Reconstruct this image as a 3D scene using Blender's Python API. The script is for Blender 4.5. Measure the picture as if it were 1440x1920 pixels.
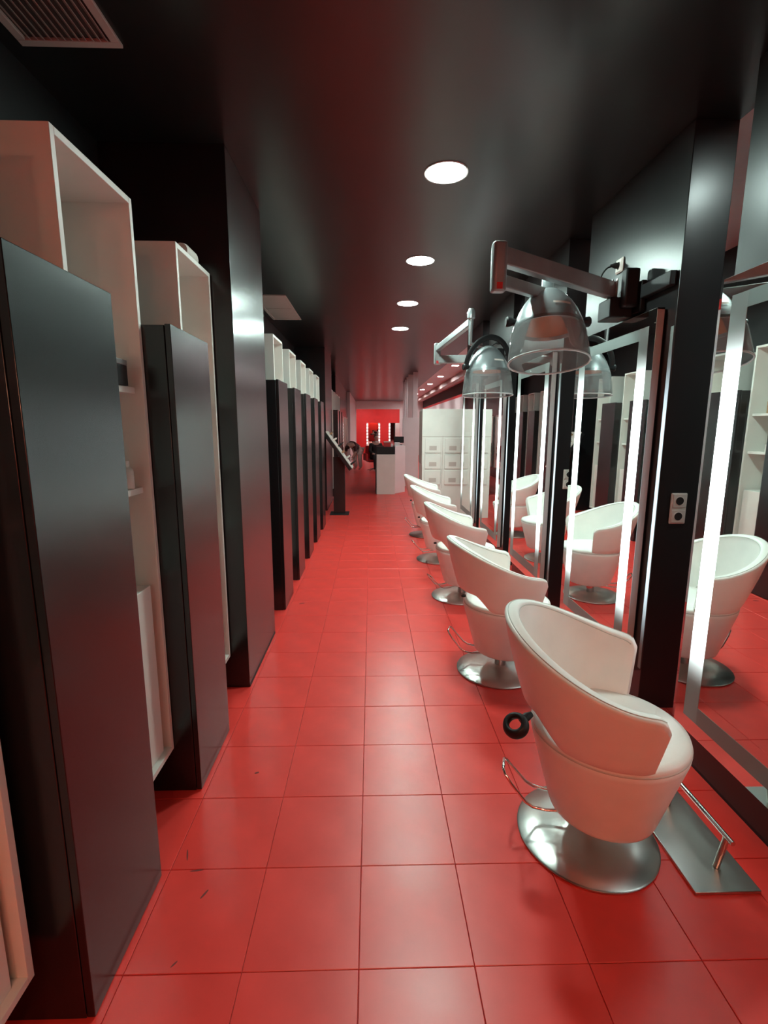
import bpy, bmesh, math, random
from mathutils import Vector, Matrix
random.seed(7)
for o in list(bpy.data.objects): bpy.data.objects.remove(o)
SC = bpy.context.scene
COL = SC.collection
PI = math.pi

# ------------------------------------------------------------------ camera, world, exposure
F_PX, PITCH, YAW, ROLL, EYE = 914.68, .17257685, .02625995, .00318, 1.5
cam = bpy.data.cameras.new('camera'); camo = bpy.data.objects.new('camera', cam); COL.objects.link(camo)
cam.sensor_fit = 'VERTICAL'; cam.sensor_height = 24.0; cam.lens = F_PX / 1920 * 24.0
cam.clip_start = .02; cam.clip_end = 200
_f = Vector((math.sin(YAW)*math.cos(PITCH), math.cos(YAW)*math.cos(PITCH), -math.sin(PITCH)))
_r0 = Vector((math.cos(YAW), -math.sin(YAW), 0)); _u0 = _r0.cross(_f)
_r = _r0*math.cos(ROLL) + _u0*math.sin(ROLL); _u = _u0*math.cos(ROLL) - _r0*math.sin(ROLL)
M = Matrix((_r, _u, -_f)).transposed().to_4x4(); M.translation = (0, 0, EYE)
camo.matrix_world = M
SC.camera = camo
w = bpy.data.worlds.new('world'); SC.world = w; w.use_nodes = True
w.node_tree.nodes['Background'].inputs[0].default_value = (.9, .95, 1, 1)
w.node_tree.nodes['Background'].inputs[1].default_value = 0.0
vs = SC.view_settings
vs.view_transform = 'Standard'; vs.look = 'None'; vs.gamma = 1.0; vs.exposure = 0.36; vs.use_curve_mapping = False
TUBE_E, STRIP_E, DOWN_E, PANEL_E, WARM_E = 4.6, 1.0, 215.0, 240.0, 260.0

# ------------------------------------------------------------------ materials
def mat(name, col, rough=.5, metal=0, spec=.5, noise=0, nscale=20, bump=0, bscale=60, coat=0, stretch=None, rvar=0):
    m = bpy.data.materials.new(name); m.use_nodes = True
    nt = m.node_tree; b = nt.nodes['Principled BSDF']
    b.inputs['Base Color'].default_value = (*col, 1); b.inputs['Roughness'].default_value = rough
    b.inputs['Metallic'].default_value = metal; b.inputs['Specular IOR Level'].default_value = spec
    b.inputs['Coat Weight'].default_value = coat; b.inputs['Coat Roughness'].default_value = .12
    if noise or bump or rvar:
        tc = nt.nodes.new('ShaderNodeTexCoord'); src = tc.outputs['Object']
        if stretch:
            mp = nt.nodes.new('ShaderNodeMapping'); mp.inputs['Scale'].default_value = stretch
            nt.links.new(src, mp.inputs[0]); src = mp.outputs[0]
    if noise or rvar:
        n = nt.nodes.new('ShaderNodeTexNoise'); n.inputs['Scale'].default_value = nscale; n.inputs['Detail'].default_value = 5
        nt.links.new(src, n.inputs['Vector'])
        if noise:
            r = nt.nodes.new('ShaderNodeValToRGB')
            r.color_ramp.elements[0].position = .3; r.color_ramp.elements[1].position = .7
            r.color_ramp.elements[0].color = (*[max(0, c*(1-noise)) for c in col], 1)
            r.color_ramp.elements[1].color = (*[min(1, c*(1+noise)) for c in col], 1)
            nt.links.new(n.outputs['Fac'], r.inputs[0]); nt.links.new(r.outputs[0], b.inputs['Base Color'])
        if rvar:
            mr = nt.nodes.new('ShaderNodeMapRange'); mr.inputs['To Min'].default_value = max(.02, rough-rvar); mr.inputs['To Max'].default_value = rough+rvar
            nt.links.new(n.outputs['Fac'], mr.inputs[0]); nt.links.new(mr.outputs[0], b.inputs['Roughness'])
    if bump:
        n2 = nt.nodes.new('ShaderNodeTexNoise'); n2.inputs['Scale'].default_value = bscale; n2.inputs['Detail'].default_value = 3
        nt.links.new(src, n2.inputs['Vector'])
        bp = nt.nodes.new('ShaderNodeBump'); bp.inputs['Strength'].default_value = bump; bp.inputs['Distance'].default_value = .002
        nt.links.new(n2.outputs['Fac'], bp.inputs['Height']); nt.links.new(bp.outputs[0], b.inputs['Normal'])
    return m
def emit(name, col, strength):
    m = bpy.data.materials.new(name); m.use_nodes = True
    nt = m.node_tree; nt.nodes.clear()
    e = nt.nodes.new('ShaderNodeEmission'); e.inputs[0].default_value = (*col, 1); e.inputs[1].default_value = strength
    o = nt.nodes.new('ShaderNodeOutputMaterial'); nt.links.new(e.outputs[0], o.inputs[0])
    return m
def tube_mat(name, col, strength, z0, z1, soft):
    """frosted glass lit by a fluorescent tube that ends before the glass does ; also serves the light leak glow (local z = height)"""
    m = mat(name, (.24, .28, .27), rough=.45)
    nt = m.node_tree; b = nt.nodes['Principled BSDF']
    tc = nt.nodes.new('ShaderNodeTexCoord'); sx = nt.nodes.new('ShaderNodeSeparateXYZ'); nt.links.new(tc.outputs['Object'], sx.inputs[0])
    a = nt.nodes.new('ShaderNodeMapRange'); a.interpolation_type = 'SMOOTHERSTEP'
    a.inputs['From Min'].default_value = z0-soft; a.inputs['From Max'].default_value = z0+soft; nt.links.new(sx.outputs[2], a.inputs[0])
    c = nt.nodes.new('ShaderNodeMapRange'); c.interpolation_type = 'SMOOTHERSTEP'
    c.inputs['From Min'].default_value = z1+soft; c.inputs['From Max'].default_value = z1-soft; nt.links.new(sx.outputs[2], c.inputs[0])
    mu = nt.nodes.new('ShaderNodeMath'); mu.operation = 'MULTIPLY'; nt.links.new(a.outputs[0], mu.inputs[0]); nt.links.new(c.outputs[0], mu.inputs[1])
    m2 = nt.nodes.new('ShaderNodeMath'); m2.operation = 'MULTIPLY'; m2.inputs[1].default_value = strength; nt.links.new(mu.outputs[0], m2.inputs[0])
    b.inputs['Emission Color'].default_value = (*col, 1); nt.links.new(m2.outputs[0], b.inputs['Emission Strength'])
    return m
MT = {}
MT['tile'] = mat('red_tile', (.74, .050, .040), rough=.33, noise=.10, nscale=5, bump=.08, bscale=25, rvar=.06)
MT['grout'] = mat('dark_red_grout', (.42, .034, .029), rough=.7)
MT['black'] = mat('black_lacquer', (.010, .010, .011), rough=.24, spec=.6, bump=.03, bscale=40)
MT['blackpaint'] = mat('black_wall_paint', (.012, .012, .013), rough=.55, noise=.2, nscale=8)
MT['ceiling'] = mat('black_ceiling_paint', (.012, .011, .011), rough=.30, spec=.6, noise=.15, nscale=3, bump=.05, bscale=30)
MT['pier'] = mat('black_pier_paint', (.014, .013, .014), rough=.30, spec=.6, bump=.05, bscale=50)
MT['white'] = mat('white_laminate', (.74, .71, .66), rough=.42, noise=.03, nscale=6)
MT['whitewall'] = mat('white_wall_paint', (.78, .75, .74), rough=.6, noise=.03, nscale=4)
MT['redwall'] = mat('red_wall_paint', (.62, .02, .02), rough=.6, noise=.05, nscale=4)
MT['leather'] = mat('white_leather', (.86, .84, .79), rough=.38, bump=.12, bscale=240, noise=.03, nscale=10)
MT['piping'] = mat('grey_piping', (.55, .55, .5), rough=.5)
MT['steel'] = mat('brushed_steel', (.58, .58, .55), rough=.30, metal=1, noise=.04, nscale=9, rvar=.02)
MT['sidesteel'] = mat('satin_side_steel', (.62, .58, .56), rough=.42, metal=.35)
MT['chrome'] = mat('chrome', (.72, .72, .70), rough=.10, metal=1)
MT['darksteel'] = mat('dull_grey_metal', (.27, .28, .28), rough=.40, metal=.35, noise=.08, nscale=14)
MT['silver'] = mat('silver_plastic', (.36, .39, .40), rough=.28, metal=.55)
MT['blackplastic'] = mat('black_plastic', (.012, .012, .013), rough=.5, spec=.3)
MT['rubber'] = mat('black_rubber', (.012, .012, .012), rough=.6)
MT['mirror'] = mat('mirror_glass', (.86, .90, .88), rough=.012, metal=1)
MT['socket'] = mat('cream_socket_plastic', (.80, .73, .67), rough=.35)
MT['hole'] = mat('dark_socket_well', (.02, .016, .016), rough=.5)
MT['frost'] = mat('frosted_mirror_band', (.22, .26, .25), rough=.42, metal=.4)
MT['tube'] = tube_mat('tube_lit_frosted_band', (.86, 1.0, .97), TUBE_E, .58, 1.72, .20)
MT['strip'] = tube_mat('light_leak_glow_strip', (.72, .92, 1.0), STRIP_E, .55, 1.70, .25)  # emission imitating mirror light that leaks onto the pier face
MT['lamp'] = emit('downlight_glow', (.77, 1.0, .92), DOWN_E)
MT['warmlamp'] = emit('warm_downlight_glow', (1.0, .50, .30), WARM_E)
MT['panel'] = emit('fluorescent_panel_glow', (1.0, .95, .95), PANEL_E)
MT['dimpanel'] = emit('dim_aisle_panel_glow', (.80, 1.0, .95), 120.0)
MT['farfill'] = emit('far_room_fill_glow', (1.0, .95, .92), 60.0)  # glow of the fill lights added in the far room
MT['bulb'] = emit('mirror_bulb_glow', (1.0, .92, .88), 3.0)
MT['vent'] = mat('beige_vent_metal', (.50, .42, .38), rough=.5)
MT['ventdark'] = mat('vent_interior', (.05, .035, .03), rough=.8)
MT['scuff'] = mat('dark_red_scuff', (.16, .02, .018), rough=.6)
MT['brown'] = mat('brown_carton', (.32, .16, .08), rough=.6, noise=.1)
MT['cloth_white'] = mat('pale_cotton', (.66, .60, .55), rough=.8, noise=.08, nscale=30)
MT['cloth_black'] = mat('black_cotton', (.015, .015, .016), rough=.8)
MT['cloth_dark'] = mat('dark_maroon_cotton', (.06, .02, .02), rough=.8)
MT['skin'] = mat('skin', (.52, .33, .26), rough=.5)
MT['hair'] = mat('dark_hair', (.03, .02, .017), rough=.55)
MT['redseat'] = mat('red_upholstery', (.60, .02, .022), rough=.45)
MT['amber'] = mat('amber_inner_foam', (.45, .13, .05), rough=.7)
def clear_plastic(nm, HZ):
    m = bpy.data.materials.new(nm); m.use_nodes = True; nt = m.node_tree; nt.nodes.clear()
    t = nt.nodes.new('ShaderNodeBsdfTransparent'); t.inputs[0].default_value = (.93, .94, .94, 1)
    g = nt.nodes.new('ShaderNodeBsdfGlossy'); g.inputs[0].default_value = (1, 1, 1, 1); g.inputs[1].default_value = .06
    d = nt.nodes.new('ShaderNodeBsdfDiffuse'); d.inputs[0].default_value = (.75, .75, .75, 1)
    fr = nt.nodes.new('ShaderNodeFresnel'); fr.inputs[0].default_value = 1.5
    m1 = nt.nodes.new('ShaderNodeMixShader'); nt.links.new(fr.outputs[0], m1.inputs[0]); nt.links.new(t.outputs[0], m1.inputs[1]); nt.links.new(g.outputs[0], m1.inputs[2])
    m2 = nt.nodes.new('ShaderNodeMixShader')
    tc = nt.nodes.new('ShaderNodeTexCoord'); n = nt.nodes.new('ShaderNodeTexNoise'); n.inputs['Scale'].default_value = 14
    nt.links.new(tc.outputs['Object'], n.inputs['Vector'])
    mr = nt.nodes.new('ShaderNodeMapRange'); mr.inputs['To Min'].default_value = HZ[0]; mr.inputs['To Max'].default_value = HZ[1]; nt.links.new(n.outputs[0], mr.inputs[0])
    nt.links.new(mr.outputs[0], m2.inputs[0]); nt.links.new(m1.outputs[0], m2.inputs[1]); nt.links.new(d.outputs[0], m2.inputs[2])
    o = nt.nodes.new('ShaderNodeOutputMaterial'); nt.links.new(m2.outputs[0], o.inputs[0])
    return m
MT['clear'] = clear_plastic('clear_plastic', (.07, .16))
MT['clear_rim'] = clear_plastic('thick_clear_plastic_edge', (.45, .6))

# ------------------------------------------------------------------ mesh helpers
class MB:
    def __init__(s): s.v = []; s.f = []
    def add(s, v, f):
        n = len(s.v); s.v += [tuple(p) for p in v]; s.f += [tuple(i+n for i in q) for q in f]; return s
    def box(s, x0, x1, y0, y1, z0, z1):
        v = [(x, y, z) for x in (x0, x1) for y in (y0, y1) for z in (z0, z1)]
        return s.add(v, [(0, 1, 3, 2), (4, 6, 7, 5), (0, 4, 5, 1), (2, 3, 7, 6), (0, 2, 6, 4), (1, 5, 7, 3)])
    def obox(s, p, q, up, wd, ht):
        """bar from p to q, wd wide, ht high"""
        p = Vector(p); q = Vector(q); d = (q-p).normalized(); up = Vector(up); sd = d.cross(up).normalized(); u = sd.cross(d).normalized()
        v = [c + sd*a*wd/2 + u*b*ht/2 for c in (p, q) for a in (-1, 1) for b in (-1, 1)]
        return s.add(v, [(0, 1, 3, 2), (4, 6, 7, 5), (0, 4, 5, 1), (2, 3, 7, 6), (0, 2, 6, 4), (1, 5, 7, 3)])
    def prism(s, pts, axis, a, b):
        """polygon pts (2D) extruded along axis from a to b; for axis x pts=(y,z), y: (x,z), z: (x,y)"""
        def mk(p, t): return {'x': (t, p[0], p[1]), 'y': (p[0], t, p[1]), 'z': (p[0], p[1], t)}[axis]
        n = len(pts); v = [mk(p, a) for p in pts] + [mk(p, b) for p in pts]
        f = [tuple(range(n))[::-1], tuple(range(n, 2*n))] + [(i, (i+1) % n, n+(i+1) % n, n+i) for i in range(n)]
        return s.add(v, f)
    def lathe(s, prof, n=48, c=(0, 0, 0), sy=1.0, cap=True):
        v = []; f = []
        for k, (r, z) in enumerate(prof):
            for i in range(n):
                a = 2*PI*i/n; v.append((c[0]+r*math.cos(a), c[1]+r*sy*math.sin(a), c[2]+z))
        m = len(prof)
        for k in range(m-1):
            for i in range(n):
                f.append((k*n+i, k*n+(i+1) % n, (k+1)*n+(i+1) % n, (k+1)*n+i))
        if cap:
            f.append(tuple(range(n))[::-1]); f.append(tuple(range((m-1)*n, m*n)))
        return s.add(v, f)
    def tube(s, path, r, n=10, closed=False, cap=True, sq=None):
        P = [Vector(p) for p in path]; m = len(P); rings = []
        up = None
        for i in range(m):
            if closed: d = P[(i+1) % m]-P[i-1]
            else: d = P[min(i+1, m-1)]-P[max(i-1, 0)]
            d.normalize()
            if up is None:
                up = Vector((0, 0, 1)) if abs(d.z) < .9 else Vector((1, 0, 0))
            sd = d.cross(up).normalized(); up = sd.cross(d).normalized()
            rr = r[i] if isinstance(r, (list, tuple)) else r
            rings.append([P[i] + sd*(rr*math.cos(2*PI*k/n)) + up*(rr*(sq or 1)*math.sin(2*PI*k/n)) for k in range(n)])
        v = [p for g in rings for p in g]; f = []
        for i in range(m if closed else m-1):
            j = (i+1) % m
            for k in range(n): f.append((i*n+k, i*n+(k+1) % n, j*n+(k+1) % n, j*n+k))
        if cap and not closed: f += [tuple(range(n))[::-1], tuple(range((m-1)*n, m*n))]
        return s.add(v, f)
    def build(s, name, m, parent=None, smooth=None, bevel=0, seg=2):
        me = bpy.data.meshes.new(name); me.from_pydata(s.v, [], s.f); me.validate()
        bm = bmesh.new(); bm.from_mesh(me); bmesh.ops.recalc_face_normals(bm, faces=bm.faces); bm.to_mesh(me); bm.free()
        me.materials.append(MT[m] if isinstance(m, str) else m)
        o = bpy.data.objects.new(name, me); COL.objects.link(o)
        if parent: o.parent = parent
        if smooth is not None:
            me.polygons.foreach_set('use_smooth', [True]*len(me.polygons))
            me.set_sharp_from_angle(angle=math.radians(smooth))
        if bevel:
            b = o.modifiers.new('bevel', 'BEVEL'); b.width = bevel; b.segments = seg; b.limit_method = 'ANGLE'
        return o
def box(name, x0, x1, y0, y1, z0, z1, m, parent=None, bevel=0, seg=2):
    return MB().box(x0, x1, y0, y1, z0, z1).build(name, m, parent, bevel=bevel, seg=seg, smooth=(30 if bevel else None))
def tag(o, label, cat, group=None):
    o['label'] = label; o['category'] = cat
    if group: o['group'] = group
    return o
def thing(name, label, cat, loc=(0, 0, 0), rz=0, group=None):
    o = bpy.data.objects.new(name, None); COL.objects.link(o); o.empty_display_size = .05
    o.location = loc; o.rotation_euler = (0, 0, rz)
    return tag(o, label, cat, group)
def struct(o): o['kind'] = 'structure'; return o
def copy_tree(o, parent=None):
    c = o.copy(); COL.objects.link(c); c.parent = parent
    for ch in list(o.children): copy_tree(ch, c)
    return c
ORD = ['first', 'second', 'third', 'fourth', 'fifth', 'sixth', 'seventh', 'eighth']

# ------------------------------------------------------------------ room shell
CEIL = 2.85
YB, YF = -2.6, 29.0
XL, XR = -1.32, 2.75
floor = struct(box('floor', -1.4, 3.6, YB, YF+.2, -.12, -.006, 'grout'))
T0X, T0Y, TP = -.0369, 1.1303, .32682
tile_proto = None
def tile_mesh(nm, cells):
    mb = MB(); g = .0009; b = .0014
    for (x, y, wx, wy) in cells:
        v = [(x+g, y+g, -.006), (x+wx-g, y+g, -.006), (x+wx-g, y+wy-g, -.006), (x+g, y+wy-g, -.006),
             (x+g, y+g, -b), (x+wx-g, y+g, -b), (x+wx-g, y+wy-g, -b), (x+g, y+wy-g, -b),
             (x+g+b, y+g+b, 0), (x+wx-g-b, y+g+b, 0), (x+wx-g-b, y+wy-g-b, 0), (x+g+b, y+wy-g-b, 0)]
        mb.add(v, [(0, 1, 5, 4), (1, 2, 6, 5), (2, 3, 7, 6), (3, 0, 4, 7), (4, 5, 9, 8), (5, 6, 10, 9), (6, 7, 11, 10), (7, 4, 8, 11), (8, 9, 10, 11)])
    return mb
proto = tile_mesh('floor_tile', [(0, 0, TP, TP)]).build('floor_tile', 'tile', floor)
rest = []; cnt = 0
for j in range(-11, 86):
    y = T0Y + j*TP
    for i in range(-4, 10):
        x = T0X + i*TP
        near = (-2 <= j <= 22 and -4 <= i <= 4 and not (i == -4 and j > 10))
        if near:
            o = proto if cnt == 0 else proto.copy()
            if cnt: COL.objects.link(o); o.parent = floor
            o.location = (x, y, random.uniform(-.0004, .0003)); o.rotation_euler = (random.uniform(-.0012, .0012), random.uniform(-.0012, .0012), 0)
            cnt += 1
        elif y < YF-.2: rest.append((x, y, TP, TP))
fr = tile_mesh('floor_tile_field', rest).build('floor_tile_field', 'tile', floor); fr['kind'] = 'stuff'
for (sx, sy, ln, wd, an) in [(-.655, 1.515, .050, .005, 1.9), (-.60, 1.452, .045, .006, .1), (-.545, 1.365, .036, .007, 1.1), (-.56, 1.155, .022, .005, .9), (-.505, 1.93, .02, .010, .4), (-.60, 4.02, .05, .015, .3)]:
    sm = MB().lathe([(wd*.5, 0), (wd*.5, .0004)], 14, sy=1.0)
    so = sm.build('scuff_mark', 'scuff', floor); so.scale = (ln/wd, 1, 1); so.rotation_euler = (0, 0, an); so.location = (sx, sy, .0002)
struct(box('ceiling', -1.4, 1.64, YB, 26.5, CEIL, CEIL+.1, 'ceiling'))
struct(box('ceiling_annex', 1.6402, 3.6, YB, 26.5, CEIL, CEIL+.1, 'whitewall'))
struct(box('wall_left', -1.42, XL, YB, 13.4, 0, CEIL, 'blackpaint'))
struct(box('wall_back', -1.42, 3.6, YB-.1, YB, 0, CEIL, 'redwall'))
wr = struct(box('wall_right', XR, XR+.1, YB, 26.5, 0, 2.42, 'whitewall'))
struct(box('wall_right_rear', 1.44, 1.64, YB, .64, 0, CEIL, 'pier'))
struct(box('trim_1', XR-.004, XR+.1, YB, 26.5, 2.42, 2.50, 'redwall'))
struct(box('wall_right_upper', XR, XR+.1, YB, 26.5, 2.50, CEIL, 'blackpaint'))

# ------------------------------------------------------------------ black pillars on the left
def left_pillar(y0, y1, x1, label):
    t = thing('black_pillar', label, 'pillar', ((x1+XL)/2, (y0+y1)/2, 0))
    cx, cy = t.location.x, t.location.y
    box('shaft', XL+.002-cx, x1-cx, y0-cy, y1-cy, 0, CEIL, 'black', t, bevel=.002)
    box('kick_plate', x1-cx, x1-cx+.0015, y0-cy+.004, y1-cy-.004, 0, .02, 'blackplastic', t)
left_pillar(2.652, 3.41, -.71, 'floor-to-ceiling glossy black pillar with blue-green light on its face, between white towers')
left_pillar(8.75, 10.15, -.80, 'floor-to-ceiling grey-lit black pillar behind the sloping display stand')

# ------------------------------------------------------------------ black cabinets and white towers on the left
def black_cabinet(y0, label):
    t = thing('black_cabinet', label, 'cabinet', (-.93, y0+.2, 0), 0, 'black lacquered cabinets along the left side')
    box('carcass', -1.15+.93, -.7325+.93, -.2, .165, 0, 1.853, 'black', t, bevel=.002)
    box('front_panel', -.7305+.93, -.71+.93, -.2, .203, .004, 1.857, 'black', t, bevel=.0018)
    return t
def white_tower(y0, y1, label, shelves=(1.28, 1.635), lower=True):
    cy = (y0+y1)/2; t = thing('white_tower', label, 'shelf unit', (-.98, cy, .2), 0, 'white open-front tower shelves')
    xf, xb = -.81+.98, -1.17+.98; a, b = y0-cy, y1-cy; z0, z1 = 0, 2.055; k = .02
    box('side_panel', xb, xf, a, a+k, z0, z1, 'white', t, bevel=.0012)
    box('side_panel', xb, xf, b-k, b, z0, z1, 'white', t, bevel=.0012)
    box('top_panel', xb, xf, a+k, b-k, z1-k, z1, 'white', t, bevel=.0012)
    box('bottom_panel', xb, xf, a+k, b-k, z0, z0+k, 'white', t, bevel=.0012)
    box('back_panel', xb, xb+.012, a+k, b-k, z0+k, z1-k, 'white', t)
    for z in shelves: box('shelf', xb+.012, xf-.03, a+k, b-k, z-.2-.022, z-.2, 'white', t, bevel=.001)
    if lower:
        d = box('lower_cabinet', xb+.012, xf-.022, a+k, b-k-.022, z0+k, .71, 'white', t, bevel=.002)
    return t
CAB = [1.03, 1.83, 3.87, 4.67, 5.47, 6.27, 7.07]
CABL = ['black lacquered cabinet, second on the near side of the blue-lit pillar, tallest in view',
        'black lacquered cabinet just before the blue-lit black pillar'] + \
       ['black lacquered cabinet, %s past the blue-lit pillar' % ORD[k] for k in range(5)]
for y, l in zip(CAB, CABL): black_cabinet(y, l)
TOW = [(.57, .985), (1.397, 1.826), (2.202, 2.640)] + [(4.237+.8*k, 4.666+.8*k) for k in range(5)]
TOWL = ['white tower cabinet before the nearest black cabinet, only its lower frame showing',
        'tall white tower shelf with a dark jar and a pale bottle on its shelves',
        'tall white tower shelf beside the blue-lit pillar with a pale bundle on top'] + \
       ['white tower shelf, %s past the blue-lit black pillar' % ORD[k] for k in range(5)]
for (a, b), l in zip(TOW, TOWL): white_tower(a, b, l)
for k in range(4):
    y = 10.152+.8*k
    white_tower(y, y+.42, 'white tower shelf, %s past the pillar behind the display stand' % ORD[k])
    if k < 3: black_cabinet(y+.425, 'black lacquered cabinet, %s past the pillar behind the display stand' % ORD[k])

# small things on the towers
def small_box(name, label, cat, x, y, z, wx, wy, wz, m, m2=None, group=None):
    t = thing(name, label, cat, (x, y, z), 0, group)
    box('body', -wx/2, wx/2, -wy/2, wy/2, 0, wz*.8, m, t, bevel=.002)
    box('lid', -wx/2-.001, wx/2+.001, -wy/2-.001, wy/2+.001, wz*.8, wz, m2 or m, t, bevel=.002)
    return t
def bottle(name, label, x, y, z, r, h, m, cap='white', group=None, cat='bottle'):
    t = thing(name, label, cat, (x, y, z), 0, group)
    MB().lathe([(r*.92, 0), (r, .004), (r, h*.62), (r*.85, h*.70), (r*.42, h*.76), (r*.4, h*.80)], 20).build('body', m, t, smooth=40)
    MB().lathe([(r*.46, h*.80), (r*.46, h*.97), (r*.40, h)], 20).build('cap', cap, t, smooth=40)
    return t
small_box('product_jar', 'small dark square jar on the upper shelf of the nearest open tower', 'jar', -.862, 1.715, 1.636, .055, .07, .085, 'blackplastic', 'darksteel')
bottle('product_bottle', 'small pale bottle on the lower shelf of the nearest open tower', -.86, 1.738, 1.281, .022, .10, 'cloth_white', 'white')
t = thing('pale_bundle', 'pale rolled bundle lying on top of the white tower by the pillar', 'bundle', (-.87, 2.50, 2.259))
MB().lathe([(.004, -.075), (.03, -.073), (.036, -.05), (.036, .05), (.03, .073), (.004, .075)], 20).build('roll', 'cloth_white', t, smooth=50)
t.children[0].rotation_euler = (PI/2, 0, 0); t.children[0].location = (0, 0, .036)
MB().lathe([(.0375, -.012), (.0375, .012)], 20, cap=False).build('band', 'white', t, smooth=50)
t.children[1].rotation_euler = (PI/2, 0, 0); t.children[1].location = (0, 0, .0366)
small_box('brown_carton', 'small brown carton on the upper shelf of the first tower past the pillar', 'box', -.93, 4.44, 1.636, .13, .15, .11, 'brown')
small_box('white_carton', 'small white carton on the middle shelf of the first tower past the pillar', 'box', -.92, 4.42, 1.281, .10, .12, .07, 'cloth_white')

# ------------------------------------------------------------------ piers, mirrors and sockets on the right
PER = 1.388
PX = 1.44
def lit_mirror(y0, label):
    W, Hh, z0 = .935, 1.90, .178
    t = thing('lit_mirror', label, 'mirror', (1.395, y0+W/2, 0), 0, 'tall lit mirrors along the right side')
    a, b, z1 = -W/2, W/2, z0+Hh
    box('back_box', .006, .0445, a+.008, b-.008, z0+.008, z1-.008, 'blackplastic', t)
    MB().box(.0012, .036, a, a+.008, z0, z1).box(.0012, .036, b-.008, b, z0, z1).box(.0012, .036, a, b, z1-.008, z1).box(.0012, .036, a, b, z0, z0+.008).build('steel_edge', 'sidesteel', t)
    box('mirror_pane', 0, .006, a+.001, b-.001, z0+.001, z1-.001, 'mirror', t)
    o1, o2, e = .060, .145, -.0012
    box('frosted_band', e, 0, a+o1, a+o2, z0+.066, z1-.075, 'tube', t)
    box('frosted_band', e, 0, b-o2, b-o1, z0+.066, z1-.075, 'tube', t)
    MB().box(e, 0, a+o2, b-o2, z1-.135, z1-.075).build('frosted_band', 'frost', t)
    MB().box(e, 0, a+o2, b-o2, z0+.066, z0+.14).build('frosted_band', 'frost', t)
    box('light_leak_glow', .0405, .0445, a-.080, a-.058, z0+.05, z1-.1, 'strip', t)  # glowing strip stands in for light leaking from behind the mirror box
    return t
ML = ['tall lit mirror beside the steel footrest, reflecting white towers', 'tall lit mirror below the first hood dryer bracket and power point',
      'tall lit mirror under the second hood dryer', 'tall lit mirror, second after the one under the second hood dryer... ', 'tall lit mirror at the white drawer cabinet']
ML[3] = 'tall lit mirror next after the one under the second hood dryer'
PL = ['black partition pier carrying the mirror beside the steel footrest', 'black partition pier with the first hood dryer and a double socket on its end',
      'black partition pier with the second hood dryer and a half-hidden double socket', 'black partition pier next after the one with the second hood dryer', 'black partition pier nearest the white drawer cabinet']
for k in range(5):
    y = 2.475 + PER*(k-1)
    t = thing('mirror_pier', PL[k], 'pier', (1.54, y+.47, 0), 0, 'black partition piers')
    box('slab', PX-1.54, .10, y-.085-(y+.47), y+.945-(y+.47), 0, CEIL, 'pier', t, bevel=.003)
    box('kick_strip', PX-1.54-.001, PX-1.54, -.55, .47, 0, .012, 'blackplastic', t)
    lit_mirror(y, ML[k])
def double_socket(loc, rz, label, n=2):
    t = thing('double_socket' if n == 2 else 'wall_socket', label, 'socket', loc, rz, 'cream power sockets')
    h = .078*n
    # local: faces -y
    MB().box(-.041, .041, -.010, 0, -h/2, h/2).build('frame', 'socket', t, smooth=30, bevel=.008, seg=3)
    for k in range(n):
        zc = -h/2 + .078*(k+.5)
        p = MB().box(-.033, .033, -.0135, -.009, zc-.033, zc+.033).build('insert', 'socket', t, smooth=30, bevel=.003)
        MB().lathe([(.0205, 0), (.0205, .0022)], 28, (0, 0, 0)).build('well', 'hole', p, smooth=40)
        wl = p.children[0]; wl.rotation_euler = (PI/2, 0, 0); wl.location = (0, -.0128, zc)
        MB().lathe([(.0235, 0), (.0235, .0015), (.0205, .0025), (.0195, .0)], 28, cap=False).build('well_ring', 'socket', p, smooth=40)
        wl = p.children[-1]; wl.rotation_euler = (PI/2, 0, 0); wl.location = (0, -.0134, zc)
    return t
double_socket((1.543, 2.39-.0005, 1.10), 0, 'cream double power socket on the pier end beside the footrest mirror')
double_socket((1.543, 2.39-.0005+PER, 1.10), 0, 'cream double power socket half hidden behind the second mirror edge')

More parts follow.
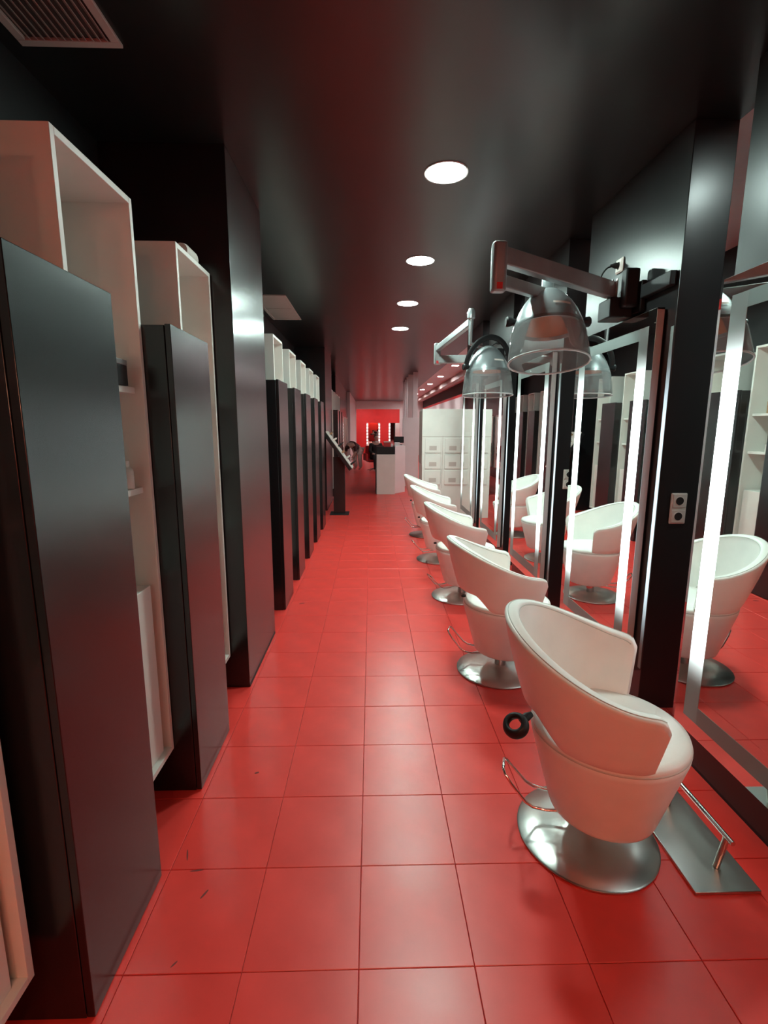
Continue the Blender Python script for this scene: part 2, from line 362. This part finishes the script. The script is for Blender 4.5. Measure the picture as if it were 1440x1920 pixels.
# ------------------------------------------------------------------ salon chairs
def smooth01(x): x = max(0, min(1, x)); return x*x*(3-2*x)
OX = .042          # the upholstered body sits slightly forward of the base
def chair_band():
    """wrap-around back; back at local -x, opening at +x"""
    mb = MB(); PE = math.radians(113); n = 80; th = .050
    rings = []
    for i in range(n+1):
        u = -1 + 2*i/n
        ph = PE*u; au = abs(u)
        zt = .682 + .172*((1+math.cos(PI*au))/2)**.95
        zl = .455 + .090*(1-smooth01((abs(math.degrees(ph))-32)/24.0))
        e = (1-au)*PE*.29/.045
        cr = math.sqrt(max(0, 1-(1-e)**2)) if e < 1 else 1
        zt -= .035*(1-cr); zl += .008*(1-cr)
        a = PI + ph; ca, sa = math.cos(a), math.sin(a)
        k = .265 + .02*au
        te = th*(.80+.20*cr)
        def ro(z): return .2660 + (z-.46)*k + .012*math.sin(PI*min(1, max(0, (z-.46)/.46)))*(1-au*.5)
        m = 10; z0 = zl+.010; z1 = zt-.012
        ring = [(ro(z0+(z1-z0)*q/(m-1)), z0+(z1-z0)*q/(m-1)) for q in range(m)]
        # flat padded rim with softened corners
        R1 = ro(z1)
        for q in range(1, 5):
            b = PI/2*q/4; ring.append((R1-.012+.012*math.cos(b), z1+.012*math.sin(b)))
        ring.append((R1-te*.5, zt+.0015))
        for q in range(0, 5):
            b = PI/2 + PI/2*q/4; ring.append((R1-te+.014+.014*math.cos(b), z1+.012*math.sin(b)))
        ring += [(ro(z0+(z1-z0)*q/(m-1))-te, z0+(z1-z0)*q/(m-1)) for q in range(m-2, -1, -1)]
        for q in range(1, 4):
            b = PI + PI*q/4; ring.append((ro(z0)-te/2 + te/2*math.cos(b), z0+.010*math.sin(b)))
        rings.append([(OX+r*ca, r*sa, z) for r, z in ring])
    L = len(rings[0]); v = [p for g in rings for p in g]; f = []
    for i in range(n):
        for q in range(L): f.append((i*L+q, i*L+(q+1) % L, (i+1)*L+(q+1) % L, (i+1)*L+q))
    f += [tuple(range(L))[::-1], tuple(range(n*L, (n+1)*L))]
    mb.add(v, f)
    # piping runs along the outer and inner rim edges
    pipe = MB()
    for idx in (13, 15+4):
        pipe.tube([rings[i][idx] for i in range(1, n)], .0022, 6)
    return mb, pipe
def chair_parts(t, lever_a, ring):
    c = (OX, 0, 0)
    MB().lathe([(.240, 0), (.246, .003), (.247, .009), (.242, .013), (.15, .020), (.075, .027), (.055, .034), (.040, .040)], 80).build('base_disc', 'steel', t, smooth=35)
    MB().lathe([(.034, .036), (.034, .10), (.026, .102), (.026, .16)], 32, (OX*.5, 0, 0)).build('column', 'chrome', t, smooth=35)
    MB().lathe([(.10, .135), (.170, .138), (.181, .146), (.186, .160), (.2595, .425), (.2615, .440), (.259, .446)], 80, c).build('seat_drum', 'leather', t, smooth=45)
    MB().lathe([(.2585, .443), (.2615, .4455), (.2615, .4485), (.2585, .451)], 80, c, cap=False).build('seat_piping', 'piping', t, smooth=60)
    MB().lathe([(.258, .446), (.260, .454), (.256, .465), (.237, .473), (.16, .479), (.05, .481), (.002, .481)], 80, c).build('seat_cushion', 'leather', t, smooth=60)
    bb, pp = chair_band()
    b = bb.build('backrest', 'leather', t, smooth=55)
    pp.build('rim_piping', 'piping', b, smooth=60)
    path = []
    side = lambda s: [(.06, .050*s, .125), (.15, .056*s, .112), (.195, .058*s, .116), (.222, .057*s, .130), (.275, .052*s, .188), (.300, .045*s, .220)]
    path = side(-1) + [(.308, -.030, .230), (.308, .030, .230)] + side(1)[::-1]
    lv = MB().tube(path, .0056, 8).build('pump_lever', 'chrome', t, smooth=60)
    lv.rotation_euler = (0, 0, lever_a)
    if ring:
        c = Vector((-.268, -.110, .460)); nrm = Vector((-.25, -.55, .80)).normalized()
        e1 = nrm.cross(Vector((0, 1, 0))).normalized(); e2 = nrm.cross(e1)
        hr = MB(); hr.tube([c + e1*.034*math.cos(2*PI*k/32) + e2*.034*math.sin(2*PI*k/32) for k in range(32)], .0115, 12, closed=True, sq=1.8)
        ho = hr.build('dryer_holder_ring', 'blackplastic', t, smooth=60)
        MB().tube([(-.250, -.093, .468), (-.232, -.075, .478), (-.216, -.062, .484)], [.017, .015, .010], 12).build('ring_arm', 'blackplastic', ho, smooth=60)
    else:
        MB().tube([(-.215, .0, .492), (-.228, -.002, .492), (-.240, -.002, .491)], [.008, .009, .006], 10).build('holder_stub', 'blackplastic', t, smooth=60)
CH = [(.800, 1.575, -20, 163, True, 'white leather swivel salon chair with a black ring behind it, by the steel footrest'),
      (.785, 2.835, 4, 160, False, 'white leather swivel salon chair, next to the one with the black ring'),
      (.789, 4.186, 0, 200, False, 'white leather swivel salon chair under the second hood dryer'),
      (.767, 5.431, -3, 190, False, 'white leather swivel salon chair, second from the white drawer cabinet'),
      (.779, 6.715, -4, 165, False, 'white leather swivel salon chair closest to the white drawer cabinet')]
for (x, y, fc, lv, rg, lab) in CH:
    t = thing('salon_chair', lab, 'chair', (x, y, 0), math.radians(fc), 'white swivel salon chairs')
    chair_parts(t, math.radians(lv-fc), rg)
# footrest
t = thing('footrest', 'brushed steel floor footrest with a raised bar in front of the ring-holder chair', 'footrest', (1.162, 1.555, 0))
box('base_plate', -.110, .110, -.232, .232, 0, .012, 'steel', t, bevel=.002)
MB().tube([(.045, -.170, .130), (.045, .195, .130)], .0085, 14).build('foot_bar', 'chrome', t, smooth=40)
for yy in (-.140, .14): MB().tube([(.022, yy, .012), (.045, yy, .126)], .0105, 14).build('post', 'steel', t, smooth=40)

# ------------------------------------------------------------------ hood dryers
def hood_dryer(label, mount, elbow, hood, face, plug, tilt, bar_y, za, zh, strap, so=(0, 0)):
    """mount: bracket on the pier; elbow: joint; hood: top of the hood; za, zh: height of the wall arm and the hood arm at the elbow"""
    t = thing('hood_dryer', label, 'hair dryer', (PX, mount[1], mount[2]), 0, 'hood dryers on swing arms')
    O = Vector((PX, mount[1], mount[2]))
    L = lambda p: Vector(p)-O
    mx, my, mz = mount
    MB().box(-.030, -.001, -.13, .12, -.10, .06).build('wall_bracket', 'blackplastic', t, smooth=30, bevel=.006)
    MB().box(-.155, -.031, -.06, .09, -.113, -.008).build('motor_box', 'blackplastic', t, smooth=30, bevel=.008)
    MB().box(-.110, -.031, -.115, -.061, -.07, .125).build('clamp', 'blackplastic', t, smooth=30, bevel=.012)
    MB().box(-.036, -.001, bar_y-O.y, -.131, -.035, .03).build('wall_rail', 'blackplastic', t, smooth=30, bevel=.004)
    for q in range(3): MB().box(-.125-.016*q, -.119-.016*q, -.055+.02*q, -.040+.02*q, -.007, .085).build('spring_fin', 'steel', t)
    e = L(elbow); h = L(hood)
    a0 = Vector((-.115, 0, .035)); a1 = Vector((e.x, e.y, e.z+za))
    MB().obox(a0, a1, (0, 0, 1), .055, .082).build('wall_arm', 'darksteel', t, smooth=30, bevel=.006)
    eo = MB().prism([(-.030, -.030), (.030, -.030), (.036, -.014), (.036, .030), (-.036, .030), (-.036, -.014)], 'z', -.115, .115).build('elbow_joint', 'darksteel', t, smooth=30, bevel=.012, seg=3)
    eo.location = e
    MB().box(-.014, .014, -.0315, -.0295, -.105, -.075).build('red_mark', 'redseat', eo)
    h2 = Vector((h.x+so[0], h.y+so[1], e.z+zh))
    MB().obox(Vector((e.x, e.y, e.z+zh)), h2, (0, 0, 1), .046, .058).build('hood_arm', 'darksteel', t, smooth=30, bevel=.006)
    MB().tube([h2 + Vector((0, 0, .09)), h2 + Vector((0, 0, -.02)), (h2.x, h2.y, h.z+.02), (h.x, h.y, h.z-.02)], .018, 16).build('stem', 'silver', t, smooth=40)
    MB().lathe([(.018, 0), (.032, .01), (.032, .06), (.022, .085)], 16, (h2.x, h2.y, h2.z+.02)).build('stem_cap', 'silver', t, smooth=40)
    # hood, modelled upright then tipped
    R = Matrix.Rotation(face, 4, 'Z') @ Matrix.Rotation(tilt, 4, 'Y')
    def put(o): o.matrix_local = Matrix.Translation(h) @ R
    prof = [(.028, .0), (.055, -.012), (.085, -.04), (.115, -.082), (.140, -.13), (.158, -.18), (.166, -.215)]
    d = MB().lathe([(r, z) for r, z in prof] + [(r-.006, z) for r, z in prof[::-1]], 56, cap=False, sy=1.12).build('hood_shell', 'silver', t, smooth=40); put(d)
    pr2 = [(.050, -.03), (.105, -.09), (.146, -.18), (.150, -.20)]
    i2 = MB().lathe(pr2, 40, sy=1.12).build('inner_liner', 'amber', t, smooth=40); put(i2)
    vp = [(.162, -.195), (.172, -.24), (.180, -.30), (.186, -.36), (.188, -.395), (.186, -.402)]
    v = MB().lathe(vp + [(r-.0035, z) for r, z in vp[::-1]], 64, cap=False, sy=1.14).build('visor', 'clear', t, smooth=50); put(v)
    rim = MB().tube([(.187*math.cos(2*PI*k/64), .187*1.14*math.sin(2*PI*k/64), -.400) for k in range(64)], .0055, 8, closed=True).build('visor_rim', 'clear_rim', v, smooth=60)
    hb = []
    for k in range(25):
        a = PI*k/24; hb.append((strap[0]*math.sin(a), .200*math.cos(a), -.175+strap[1]*math.sin(a)))
    st = MB().tube(hb, .023, 12, sq=.45).build('handle_strap', 'blackplastic', t, smooth=60); put(st)
    for s in (-1, 1):
        kb = MB().lathe([(.014, 0), (.016, .012), (.026, .035), (.028, .048), (.022, .056)], 20).build('knob', 'blackplastic', t, smooth=40)
        kb.matrix_local = Matrix.Translation(h) @ R @ Matrix.Translation((0, s*.172, -.175)) @ Matrix.Rotation(-s*PI/2, 4, 'X')
    lp = MB().lathe([(.1365, -.125), (.1405, -.138)], 120, cap=False).build('label_plate', 'socket', t)
    bm = bmesh.new(); bm.from_mesh(lp.data)
    dele = [f for f in bm.faces if not (abs(math.atan2(f.calc_center_median().y, f.calc_center_median().x)-0) < .30)]
    bmesh.ops.delete(bm, geom=dele, context='FACES')
    for vv in bm.verts: vv.co.x *= 1.035; vv.co.y *= 1.12*1.03
    bm.to_mesh(lp.data); bm.free()
    lp.matrix_local = Matrix.Translation(h) @ Matrix.Rotation(-PI*.42, 4, 'Z') @ Matrix.Rotation(0, 4, 'Y')
    lp.matrix_local = Matrix.Translation(h) @ R @ Matrix.Rotation(.22, 4, 'Z')
    # cable and plug
    p = L(plug)
    cp = [p+Vector((-.035, 0, 0)), p+Vector((-.08, .0, -.015)), p+Vector((-.105, .01, -.06)), p+Vector((-.10, .0, -.12)), Vector((-.10, .03, .03)), Vector((-.08, 0, -.02))]
    MB().tube(bez(cp, 40), .0045, 8).build('power_cable', 'rubber', t, smooth=60)
    pl = MB().lathe([(.016, 0), (.016, .02), (.010, .035), (.005, .05)], 16).build('plug', 'rubber', t, smooth=40)
    pl.matrix_local = Matrix.Translation(p+Vector((-.013, 0, 0))) @ Matrix.Rotation(-PI/2, 4, 'Y')
    return t
def bez(P, n):
    """Catmull-Rom through P"""
    P = [Vector(p) for p in P]; Q = [P[0]*2-P[1]] + P + [P[-1]*2-P[-2]]; out = []
    per = max(2, n//(len(P)-1))
    for i in range(1, len(Q)-2):
        for k in range(per):
            t = k/per; a, b, c, d = Q[i-1], Q[i], Q[i+1], Q[i+2]
            out.append(.5*((2*b) + (c-a)*t + (2*a-5*b+4*c-d)*t*t + (3*b-a-3*c+d)*t**3))
    out.append(P[-1]); return out
hood_dryer('grey hood dryer with clear visor on a folded swing arm, beside the power point', (1.40, 2.80, 2.20), (.625, 2.54, 2.27), (.960, 2.80, 2.235), math.radians(-92), (PX, 2.98, 2.42), math.radians(-13), 2.41, .055, -.06, (-.20, .07))
hood_dryer('grey hood dryer with a curved black strap, its arm reaching past the downlights', (1.40, 5.45, 2.20), (.735, 5.62, 2.30), (.975, 4.22, 2.165), math.radians(-75), (PX, 5.62, 2.42), math.radians(-3), 5.20, -.06, .055, (.06, .235), (-.15, .0))
s = double_socket((PX-.0005, 2.98, 2.42), -PI/2, 'single power point with a black plug on the pier above the second mirror', 1)

# ------------------------------------------------------------------ ceiling fittings
for k in range(4):
    y = 2.89 + 1.41*k
    t = thing('downlight', 'round recessed white downlight in the black ceiling', 'light', (.405, y, CEIL), 0, 'row of round ceiling downlights')
    MB().lathe([(.110, .0), (.110, -.004), (.118, -.005), (.119, -.002), (.119, .0)], 48, cap=False).build('trim_ring', 'whitewall', t, smooth=40)
    MB().lathe([(.001, -.003), (.110, -.003), (.110, -.001), (.001, -.001)], 48).build('lamp_disc', 'lamp', t)
for k in range(3):
    t = thing('warm_downlight', 'round warm ceiling downlight over the salon entrance by the red back wall', 'light', (-.45+.75*k, -2.15, CEIL), 0, 'warm entrance downlights')
    MB().lathe([(.085, .0), (.085, -.004), (.104, -.005), (.106, -.002), (.106, .0)], 40, cap=False).build('trim_ring', 'whitewall', t, smooth=40)
    MB().lathe([(.001, -.003), (.085, -.003), (.085, -.001), (.001, -.001)], 40).build('lamp_disc', 'warmlamp', t)
def vent(y0, y1, label, slats):
    t = thing('ceiling_vent', label, 'vent', (-1.068, (y0+y1)/2, CEIL))
    w2, l2 = .178, (y1-y0)/2
    for (a, b, c, d) in [(-w2, w2, -l2, -l2+.03), (-w2, w2, l2-.03, l2), (-w2, -w2+.03, -l2+.03, l2-.03), (w2-.03, w2, -l2+.03, l2-.03)]:
        box('frame_rail', a, b, c, d, -.012, 0, 'vent', t, bevel=.002)
    if slats:
        box('duct_back', -w2+.03, w2-.03, -l2+.03, l2-.03, -.001, 0, 'ventdark', t)
        for q in range(12):
            x = -w2+.03+.014+q*.0243
            MB().prism([(x-.008, -.003), (x+.004, -.011), (x+.007, -.011), (x-.004, -.003)], 'y', -l2+.03, l2-.03).build('slat', 'vent', t)
    else:
        for a, b in ((-l2+.032, -.006), (.006, l2-.032)):
            box('grille_panel', -w2+.032, w2-.032, a, b, -.007, 0, 'vent', t, bevel=.002)
        box('frame_rail', -w2+.03, w2-.03, -.005, .005, -.010, 0, 'vent', t)
vent(.86, 2.04, 'slatted beige air vent in the black ceiling above the nearest white tower', True)
vent(5.40, 6.57, 'two-panel pinkish air vent in the ceiling past the blue-lit pillar', False)
for k in range(11):
    y = 1.70 + 2.36*k
    t = thing('ceiling_spot_panel', 'small square recessed light over the side aisle behind the mirrors', 'light', (1.86, y, CEIL), 0, 'small recessed lights of the side aisle')
    q = .07
    MB().box(-q-.02, q+.02, -q-.02, -q, -.012, 0).box(-q-.02, q+.02, q, q+.02, -.012, 0).box(-q-.02, -q, -q, q, -.012, 0).box(q, q+.02, -q, q, -.012, 0).build('frame', 'whitewall', t)
    box('diffuser', -q, q, -q, q, -.004, -.001, 'panel' if k > 2 else 'dimpanel', t)
for k in range(2):  # unseen fill lights, added to brighten the red end wall
    t = thing('far_room_fill_light', 'unseen round light added to brighten the red room beyond the white doorway', 'light', (-.6+2.0*k, 27.6, 2.9), 0, 'added fill lights of the red room')
    MB().lathe([(.22, 0), (.22, -.03), (.20, -.045)], 32, cap=False).build('rim', 'whitewall', t, smooth=40)
    MB().lathe([(.001, -.045), (.20, -.045), (.20, -.035), (.001, -.035)], 32).build('diffuser', 'farfill', t)

# ------------------------------------------------------------------ far end: desk, cabinet, stand, screen
t = thing('reception_desk', 'white reception desk with a black raised top and a taller bright white side', 'desk', (.40, 11.4, 0))
box('front_block', -.283, .133, -.485, .40, 0, .898, 'white', t, bevel=.004)
box('black_top', -.283, .125, -.470, .40, .90, 1.06, 'blackplastic', t, bevel=.004)
MB().prism([(.137, -.35), (.385, -.05), (.385, .62), (.137, .62)], 'z', 0, 1.075).build('tall_side', 'whitewall', t, smooth=30, bevel=.004)
box('kick_plate', -.30, -.285, -.40, .38, 0, .86, 'blackplastic', t)
def blob(name, label, cat, x, y, z, r, m, m2):
    t = thing(name, label, cat, (x, y, z))
    MB().lathe([(r*.7, 0), (r, r*.25), (r*.95, r*.9), (r*.5, r*1.3), (.003, r*1.38)], 20).build('body', m, t, smooth=60)
    MB().lathe([(r*.35, r*1.2), (r*.4, r*1.5), (.003, r*1.7)], 14).build('top', m2, t, smooth=60)
small_box('red_box', 'red product box on the reception desk', 'box', .36, 11.15, 1.061, .16, .14, .12, 'redseat', 'cloth_white')
small_box('paper_stack', 'stack of white papers on the reception desk', 'papers', .46, 11.22, 1.062, .05, .2, .06, 'whitewall')
small_box('white_box', 'white box on the tall side of the desk', 'box', .60, 11.45, 1.076, .12, .16, .07, 'whitewall')
t = thing('desk_monitor', 'dark-framed desk monitor seen from behind on the desk side', 'monitor', (.66, 11.80, 1.076))
box('stand_foot', -.08, .08, -.06, .06, 0, .012, 'blackplastic', t, bevel=.003)
box('stand_neck', -.02, .02, -.012, .012, .012, .10, 'blackplastic', t)
box('screen', -.12, .12, -.02, .02, .05, .20, 'blackplastic', t, bevel=.006)
# lectern-like display stand
t = thing('display_stand', 'black pedestal display stand with a sloping tray of small products', 'display stand', (-.555, 8.45, 0))
box('base_plate', -.165, .165, -.17, .17, 0, .012, 'blackplastic', t, bevel=.002)
box('pedestal', -.10, .10, -.06, .06, .012, .99, 'black', t, bevel=.003)
sl = Vector((.46, 0, -.64)).normalized()
tr = MB().obox((-.235, 0, 1.405), (.205, 0, .785), (0, 1, 0), .055, .44).build('sloping_tray', 'black', t, bevel=.003, smooth=30)
nrm = Vector((.64, 0, .46)).normalized()
MB().obox(Vector((-.225, 0, 1.405))+nrm*.031, Vector((.21, 0, .79))+nrm*.031, (0, 1, 0), .010, .42).build('tray_liner', 'cloth_white', tr)
for k in range(6):
    p = Vector((-.19, 0, 1.35)).lerp(Vector((.17, 0, .845)), k/5) + nrm*.040
    b = bottle('tester_tube', 'small tester tube resting on the sloping display tray', -.555+p.x, 8.45+(-.12 if k % 2 else .06), p.z, .016, .07+.02*(k % 3), ['brown', 'cloth_white', 'blackplastic'][k % 3], 'blackplastic', 'tester tubes on the display tray', 'tube')
    b.rotation_euler = (0, math.atan2(nrm.x, nrm.z), 0)
# white drawer cabinet facing the camera
t = thing('drawer_cabinet', 'tall white cabinet with two columns of recessed-handle drawers behind the chairs', 'cabinet', (1.28, 8.5, 0))
x0, x1, y0, y1 = .832-1.28, .36, -.5, .0
box('body', x0, x1, y0+.012, y1, 0, 1.79, 'white', t, bevel=.004)
cw = .258
def dpx(z): return z
zs = [(1.335-.262*k, 1.335-.262*(k+1)) for k in range(3)]
for c in range(3):
    xa = x0+.045+c*.325
    if xa+cw > x1: break
    for (za, zb) in zs:
        d = MB().box(xa, xa+cw, y0-.004, y0+.010, zb+.014, za-.014).build('drawer', 'white', t, bevel=.003, smooth=30)
        d2 = MB().box(xa+.07, xa+.19, y0-.0055, y0-.0042, zb+.055, zb+.125).build('handle_recess', 'vent', d)
    if c < 2: box('divider_groove', xa+cw+.028, xa+cw+.034, y0+.0105, y0+.0125, .50, 1.36, 'vent', t)
box('top_trim', x0, x1, y0+.008, y0+.0125, 1.345, 1.352, 'vent', t)
box('side_trim', x0-.006, x0, y0+.02, y1, .9, 1.76, 'vent', t)
# white screen with fins above
t = thing('slatted_screen', 'white partition panel topped by upright white fins beside the reception desk', 'partition', (1.0, 12.9, 0))
box('lower_panel', -.21, .20, -.40, -.34, 0, 1.735, 'whitewall', t, bevel=.003)
box('end_post', .045, .165, -.40, -.34, 1.735, 2.848, 'whitewall', t, bevel=.003)
for k in range(4): box('fin', -.03, .12, .2+.7*k, .24+.7*k, 1.735, 2.848, 'whitewall', t, bevel=.003)
box('red_sill', -.05, .14, -.33, 1.7, 1.70, 1.733, 'redwall', t)
# ceiling beam right side
struct(box('trim_2', 2.2, 2.35, 12.0, 26.4, CEIL-.14, CEIL-.001, 'vent'))

# ------------------------------------------------------------------ far end: walls, red room, people
struct(box('wall_left_far', -1.42, -.95, 13.4, 19.7, 0, CEIL, 'black'))
struct(box('wall_left_white', -1.42, -.84, 19.7, 26.5, 0, CEIL, 'whitewall'))
struct(MB().box(-1.42, -.80, 26.5, 26.7, 0, CEIL).box(1.52, 3.6, 26.5, 26.7, 0, CEIL).box(-.80, 1.52, 26.5, 26.7, 2.44, CEIL).build('wall_lintel', 'whitewall'))
struct(box('wall_far_red', -2.2, 3.6, YF, YF+.1, 0, 3.0, 'redwall'))
struct(box('ceiling_far', -2.2, 3.6, 26.7, YF, 2.9, 3.0, 'redwall'))
struct(box('wall_far_left', -2.3, -2.2, 26.7, YF, 0, 3.0, 'redwall'))
for k in range(5):
    y = 13.9+1.12*k
    t = thing('wall_mirror', 'narrow steel-framed wall mirror on the dark left wall near the far end', 'mirror', (-.945, y+.4, .3), 0, 'steel-framed mirrors on the far left wall')
    box('glass', 0, .012, -.36, .36, .02, 1.5, 'mirror', t)
    MB().box(0, .03, -.40, -.36, 0, 1.52).box(0, .03, .36, .40, 0, 1.52).box(0, .03, -.36, .36, 1.50, 1.54).box(0, .03, -.36, .36, 0, .02).build('frame', 'steel', t)
def bulb_mirror(xc, label):
    t = thing('bulb_mirror', label, 'mirror', (xc, YF-.005, .28))
    box('glass', -.30, .30, -.02, 0, 0, 1.45, 'mirror', t)
    for s in (-1, 1):
        box('side_strip', s*.35-.05, s*.35+.05, -.035, 0, 0, 1.45, 'whitewall', t)
        for k in range(8): MB().lathe([(.012, 0), (.032, .012), (.036, .03), (.02, .05), (.004, .056)], 12, (0, 0, 0)).build('bulb', 'bulb', t, smooth=60)
    n = 0
    for c in [c for c in t.children if c.name.startswith('bulb')]:
        s = -1 if n < 8 else 1; c.rotation_euler = (PI/2, 0, 0); c.location = (s*.35, -.035, .1+.178*(n % 8)); n += 1
bulb_mirror(.12, 'mirror with bulb strips on the red end wall, behind the seated person')
bulb_mirror(1.42, 'mirror with bulb strips on the red end wall, beside the white doorway edge')
def skin(name, V, E, Rr, m, parent, sub=2):
    me = bpy.data.meshes.new(name); me.from_pydata(V, E, []); me.materials.append(MT[m])
    o = bpy.data.objects.new(name, me); COL.objects.link(o); o.parent = parent
    md = o.modifiers.new('skin', 'SKIN'); md.use_smooth_shade = True
    for i, r in enumerate(Rr):
        sv = me.skin_vertices[0].data[i]; sv.radius = (r, r) if not isinstance(r, tuple) else r; sv.use_root = (i == 0)
    s = o.modifiers.new('sub', 'SUBSURF'); s.levels = sub; s.render_levels = sub
    return o
# seated person in black (local: faces -y)
t = thing('person', 'person in black clothing sitting behind the reception desk', 'person', (.16, 16.9, 0), math.radians(12))
V = [(0, .02, .50), (0, .05, .66), (0, .05, .82), (0, .03, .93), (0, .01, 1.00), (0, -.01, 1.06), (0, -.03, 1.14), (0, -.02, 1.22),
     (-.10, -.02, .50), (-.12, -.40, .50), (-.12, -.42, .28), (-.12, -.40, .07), (-.12, -.50, .04),
     (.10, -.02, .50), (.12, -.40, .50), (.12, -.42, .28), (.12, -.40, .07), (.12, -.50, .04),
     (-.17, .03, .90), (-.22, -.02, .68), (-.15, -.24, .60), (-.12, -.31, .595), (.17, .03, .90), (.23, -.03, .68), (.20, -.26, .62), (.18, -.33, .62)]
E = [(0, 1), (1, 2), (2, 3), (3, 4), (4, 5), (5, 6), (6, 7), (0, 8), (8, 9), (9, 10), (10, 11), (11, 12), (0, 13), (13, 14), (14, 15), (15, 16), (16, 17), (3, 18), (18, 19), (19, 20), (20, 21), (3, 22), (22, 23), (23, 24), (24, 25)]
Rr = [(.15, .11), (.13, .10), (.15, .11), (.13, .09), .05, .05, (.075, .09), (.06, .075)] + [.085, .065, .05, .035, .03]*2 + [.06, .045, .032, .03]*2
body = skin('body', V, E, Rr, 'skin', t)
skin('jacket', [V[0], V[1], V[2], V[3], (0, .01, .985), V[18], V[19], V[20], V[22], V[23], V[24]], [(0, 1), (1, 2), (2, 3), (3, 4), (3, 5), (5, 6), (6, 7), (3, 8), (8, 9), (9, 10)],
     [(.165, .125), (.145, .115), (.165, .125), (.145, .105), .062, .072, .056, .044, .072, .056, .044], 'cloth_black', t)
skin('trousers', [V[0]] + V[8:12] + V[13:17], [(0, 1), (1, 2), (2, 3), (3, 4), (0, 5), (5, 6), (6, 7), (7, 8)], [(.16, .12), .098, .078, .06, .045, .098, .078, .06, .045], 'cloth_black', t)
skin('hair', [(0, .0, 1.11), (0, .0, 1.19), (0, -.015, 1.245)], [(0, 1), (1, 2)], [(.082, .075), (.085, .085), (.05, .06)], 'hair', t)
skin('collar', [(0, -.02, .985), (0, -.05, 1.02)], [(0, 1)], [.062, .055], 'cloth_white', t)
skin('nose', [(0, -.115, 1.13), (0, -.125, 1.115)], [(0, 1)], [.012, .015], 'skin', t, 1)
for s in (-1, 1):
    for q in range(4): skin('finger', [(s*.15-.02+.013*q, -.33, .61), (s*.15-.02+.013*q, -.37, .605), (s*.15-.02+.013*q, -.39, .59)], [(0, 1), (1, 2)], [.009, .008, .007], 'skin', t, 1)
# red swivel chair
c = thing('red_swivel_chair', 'red upholstered swivel chair with a chrome star base under the seated person', 'chair', (.14, 16.95, 0), math.radians(12))
MB().box(-.30, .30, -.30, .24, .34, .395).build('seat', 'redseat', c, bevel=.03, seg=3, smooth=40)
MB().box(-.30, .30, .25, .31, .395, .86).build('backrest', 'redseat', c, bevel=.03, seg=3, smooth=40)
for s in (-1, 1): MB().box(s*.345-.035, s*.345+.035, -.26, .26, .36, .60).build('armrest', 'redseat', c, bevel=.02, seg=3, smooth=40)
MB().lathe([(.03, .08), (.03, .315)], 16).build('column', 'chrome', c, smooth=40)
for k in range(5):
    a = 2*PI*k/5; MB().tube([(0, 0, .09), (.16*math.cos(a), .16*math.sin(a), .06), (.30*math.cos(a), .30*math.sin(a), .02)], [.022, .018, .014], 10).build('star_leg', 'chrome', c, smooth=50)
box('seat_rim', -.28, .28, -.29, .23, .315, .339, 'blackplastic', c, bevel=.005)
# bending person in pale trousers
t = thing('person', 'person in pale trousers and dark top bending over by the left wall', 'person', (-.46, 17.2, 0), math.radians(-35))
V = [(0, 0, .74), (0, -.14, .84), (0, -.32, .90), (0, -.44, .88), (0, -.52, .84), (0, -.60, .80),
     (-.10, 0, .70), (-.11, -.03, .42), (-.11, .02, .09), (-.11, -.10, .04), (.10, 0, .70), (.11, -.05, .42), (.11, 0, .09), (.11, -.12, .04),
     (-.18, -.40, .86), (-.22, -.42, .64), (-.18, -.50, .48), (-.16, -.53, .42), (.18, -.40, .86), (.22, -.44, .64), (.16, -.52, .50), (.14, -.55, .44)]
E = [(0, 1), (1, 2), (2, 3), (3, 4), (4, 5), (0, 6), (6, 7), (7, 8), (8, 9), (0, 10), (10, 11), (11, 12), (12, 13), (3, 14), (14, 15), (15, 16), (16, 17), (3, 18), (18, 19), (19, 20), (20, 21)]
Rr = [(.15, .12), (.14, .10), (.15, .11), (.12, .09), .05, (.08, .09), .085, .06, .036, .032, .085, .06, .036, .032, .058, .042, .032, .028, .058, .042, .032, .028]
skin('body', V, E, Rr, 'skin', t)
skin('top', [V[0], V[1], V[2], V[3], V[14], V[15], V[18], V[19]], [(0, 1), (1, 2), (2, 3), (3, 4), (4, 5), (3, 6), (6, 7)], [(.16, .13), (.155, .115), (.165, .125), (.135, .105), .07, .055, .07, .055], 'cloth_dark', t)
skin('trousers', [V[0], V[6], V[7], (-.11, .02, .10), V[10], V[11], (.11, 0, .10)], [(0, 1), (1, 2), (2, 3), (0, 4), (4, 5), (5, 6)], [(.165, .135), .10, .08, .07, .10, .08, .07], 'cloth_white', t)
skin('hair', [(0, -.56, .84), (0, -.62, .80)], [(0, 1)], [.09, .085], 'hair', t)
for s in (-1, 1):
    for q in range(4): skin('finger', [(s*.15-.02+.013*q, -.54, .43), (s*.15-.02+.013*q, -.56, .39), (s*.15-.02+.013*q, -.56, .37)], [(0, 1), (1, 2)], [.009, .008, .007], 'skin', t, 1)
bpy.context.view_layer.update()
